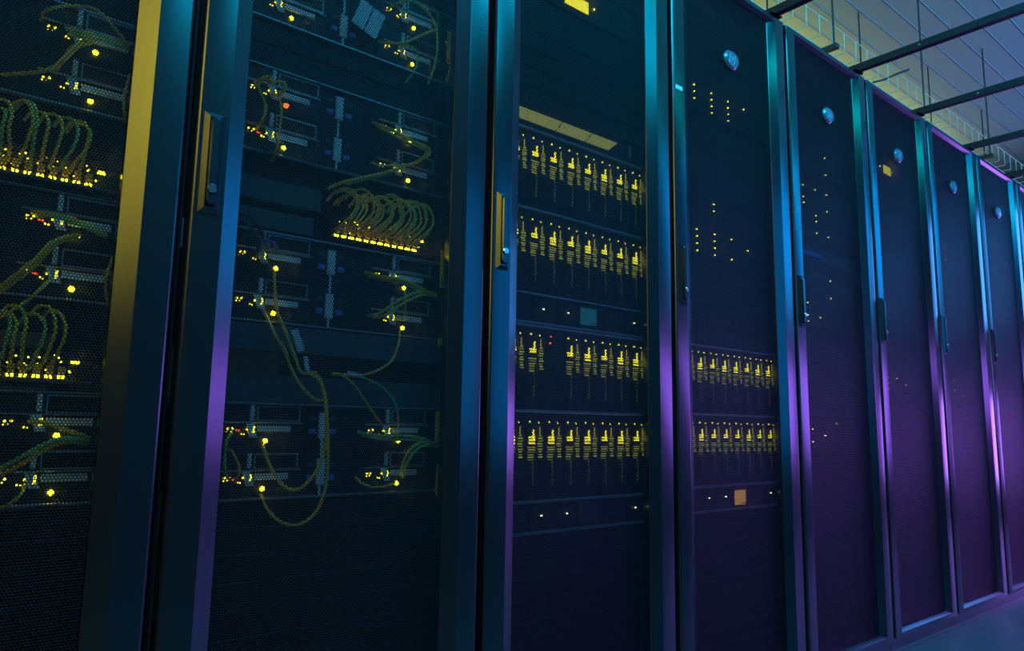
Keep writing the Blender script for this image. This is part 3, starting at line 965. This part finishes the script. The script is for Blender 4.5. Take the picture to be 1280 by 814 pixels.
for k in range(6):
    blank(2, 1.4865 + k * .0455, 0.0450, 'plain black blank panel above the vent strip of the third rack', group='blank panels in the upper third rack')
for k in range(4):
    blank(2, 1.855 + k * .045, 0.0445, 'plain black blank panel at the very top of the third rack', group='blank panels at the top of the third rack')
for k in range(9):
    blank(2, 0.118 + k * .0442, 0.0440, 'plain black blank panel in the stack at the foot of the third rack', group='blank panels at the foot of the third rack')

# ------------------------------------------------------------------ disk arrays (racks four to seven)
def m_arr_frame():
    b = MB().loops(0.059, 0.541, 0.0, 0.0875, [(0, BY + .005), (0, BY), (.003, BY), (.003, BY + .005)])
    b.box(0.075, 0.525, BY + .012, 0.55, 0.002, 0.0855)
    return b.mesh('chassis', 'chassis')
def m_drive():
    b = MB().plate(0.0, 0.0815, 0.0, 0.0195, BY + .001, .011, .0012)
    b.box(0.010, 0.060, BY - .001, BY + .001, 0.004, 0.008)
    return b.mesh('drive', 'face')
def m_drive_led():
    return MB().ball((0.078, BY - .001, 0.010), .0026, n=6, m=4).mesh('drive_led', 'ledm')
def disk_array(rack_i, z, label, lit):
    t = thing('disk_array', label, 'disk array', (GAPS[rack_i], 0, z), 'disk arrays')
    t.scale = ((GAPS[rack_i + 1] - GAPS[rack_i]) / 0.6, 1, 1)
    link('chassis', shared('arf', m_arr_frame), t)
    for c in range(5):
        for r_ in range(4):
            d = link('drive', shared('drv', m_drive), t, (0.076 + c * .0833, 0, 0.0035 + r_ * .0206))
            if (c, r_) in lit:
                link('drive_led', shared('dled', m_drive_led), d)
    return t
def L(*s):
    return {(c, r_) for c, rows in enumerate(s) for r_ in rows}
disk_array(3, 1.664, 'upper disk array of the fourth rack, three lit columns below the badge', L((1, 2, 3), (0, 1, 2, 3), (0, 1, 2, 3), (3,)))
disk_array(3, 1.232, 'lowest disk array of the fourth rack, two long lit columns', L((0, 1, 2, 3), (0, 1, 2, 3), (0, 3), (2,)))
disk_array(3, 1.322, 'disk array of the fourth rack with only two lights', L((), (2, 3)))
disk_array(4, 1.500, 'disk array of the fifth rack, left column and middle column lit', L((0, 1, 3), (3,), (0, 3)))
disk_array(4, 1.408, 'disk array of the fifth rack, middle column lit, third rack space above the handled tray', L((), (0, 2, 3), (0,)))
disk_array(4, 1.635, 'topmost lit disk array of the fifth rack, just below the badge', L((), (), (0, 3)))
disk_array(4, 1.190, 'disk array of the fifth rack below the handled tray', L((), (), (0, 3)))
disk_array(4, 1.095, 'lowest disk array of the fifth rack seen in the photo', L((0, 1, 3), (1,)))
disk_array(6, 1.500, 'disk array of the seventh rack', L((1,), (0, 2)))
disk_array(6, 0.900, 'lower disk array of the seventh rack', L((), (1, 3), (0,)))
disk_array(4, 0.700, 'disk array low down in the fifth rack', L((0, 2), (1,), (3,)))
disk_array(5, 0.900, 'disk array of the sixth rack', L((0, 1, 2), (2,), (1,)))

t = thing('handled_tray', 'bluish tray with a dark handle slot in the fifth rack', 'tray', (GAPS[4], 0, 1.322))
t.scale = ((GAPS[5] - GAPS[4]) / 0.6, 1, 1)
MB().plate(0.059, 0.541, 0.0, 0.044, BY, .0045, .0015).box(.075, .525, BY + .0045, .45, .002, .042).build('faceplate', 'panel', t)
MB().plate(0.130, 0.260, 0.010, 0.026, BY - .006, .006, .002).build('handle', 'blue', t)

t = thing('console_unit', 'console unit with small yellow display in the sixth rack', 'console', (GAPS[5], 0, 1.750))
t.scale = ((GAPS[6] - GAPS[5]) / 0.6, 1, 1)
MB().plate(0.059, 0.541, 0.0, 0.0875, BY, .0055, .002).box(.075, .525, BY + .006, .5, .002, .085).build('faceplate', 'face', t)
MB().plate(0.222, 0.285, 0.022, 0.056, BY - .003, .004, .0008).build('display', 'disp', t)
MB().ball((0.185, BY - .002, .042), .0035).ball((0.300, BY - .002, .042), .002).build('lights', 'ledm', t)

FILL = {3: [(0.986, 5, 'between the blade servers and the disk arrays of the fourth rack'), (1.412, 5, 'between the two lit disk arrays of the fourth rack'), (1.755, 6, 'at the top of the fourth rack'), (0.09, 9, 'at the foot of the fourth rack')],
        4: [(1.725, 7, 'at the top of the fifth rack'), (0.795, 6, 'in the middle of the fifth rack')],
        5: [(1.842, 4, 'at the top of the sixth rack'), (0.99, 17, 'in the middle of the sixth rack')]}
for ri, rows in FILL.items():
    for z, n, where in rows:
        for k in range(n):
            blank(ri, z + k * .0447, 0.0442, 'plain black blank panel ' + where, group='blank panels ' + where)

# ------------------------------------------------------------------ overhead: cross bars, wire tray, hangers
for i, gx in enumerate(GAPS[1:-1]):
    x = gx - .055
    names = ['above the leftmost rack', 'above the second rack', 'above the third rack', 'starting at the fourth rack, leftmost bar in the photo', 'starting at the fifth rack, longest bar in the photo',
             'starting at the sixth rack, rightmost bar in the photo', 'above the seventh rack', 'above the eighth rack']
    t = thing('cross_bar', 'black overhead bar across the aisle ' + names[i], 'bar', (x, 0, H_RACK), 'overhead bars across the aisle')
    MB().plate(-.013, .013, 0.0, .026, YF, -YF + .03, .003).build('bar', 'bar', t)
    MB().box(-.030, .030, -.005, .045, 0.0, .006).build('foot_plate', 'bar', t)
    for k in range(6):
        MB().disc(0, 0, 0, .004, .005, .005, .001, 8).build('bolt', 'chrome', t).location = (-.0135, -.22 - k * .32, .013)
    for ch in t.children:
        if ch.name.startswith('bolt'):
            ch.rotation_euler = (0, 0, -math.pi / 2)

TY0, TY1, TZ = 0.31, 0.61, 2.50
tray = thing('cable_tray', 'long wire basket cable tray hung above the racks', 'cable tray', (0, 0, TZ))
for yy, zz in [(TY0, 0.10), (TY0 + .05, 0), (TY0 + .15, 0), (TY0 + .25, 0), (TY1, .10)]:
    MB().tube([(0.2, yy, zz), (6.8, yy, zz)], .0020, 6, 1).build('long_wire', 'tray', tray)
rib = MB().tube([(0, TY0, .10), (0, TY0, .004), (0, TY1, .004), (0, TY1, .10)], .003, 6, 1).mesh('rib', 'tray')
for k in range(57):
    link('rib', rib, tray, (0.25 + 0.1153 * k, 0, 0))
hl = ['at the left, hidden behind rack tops', 'second from the left', 'with its dark bracket end showing, between the two left bars', 'beside the loose curled wire', 'near the far end of the row', 'at the far end']
for k in range(6):
    x = 0.776 + k * 1.0
    t = thing('tray_hanger', 'cable tray hanger ' + hl[k], 'hanger', (x, 0, TZ - .03), 'cable tray hangers')
    MB().plate(-.014, .014, 0.0, .022, TY0 - .03, TY1 - TY0 + .06, .002).build('strut', 'strut', t)
    for yy in (TY0 - .012, TY1 + .012):
        MB().tube([(0, yy, -.004), (0, yy, ZC - TZ + .03)], .0045, 8, 1).build('rod', 'strut', t, True)

c = MB().tube([(3.30, .36, 2.506), (3.36, .33, 2.53), (3.46, .30, 2.585), (3.55, .28, 2.63)], .005, 6, 4).build('loose_wire', 'blk', None, True)
tag(c, 'dark curled wire end sticking out of the cable tray', 'wire')
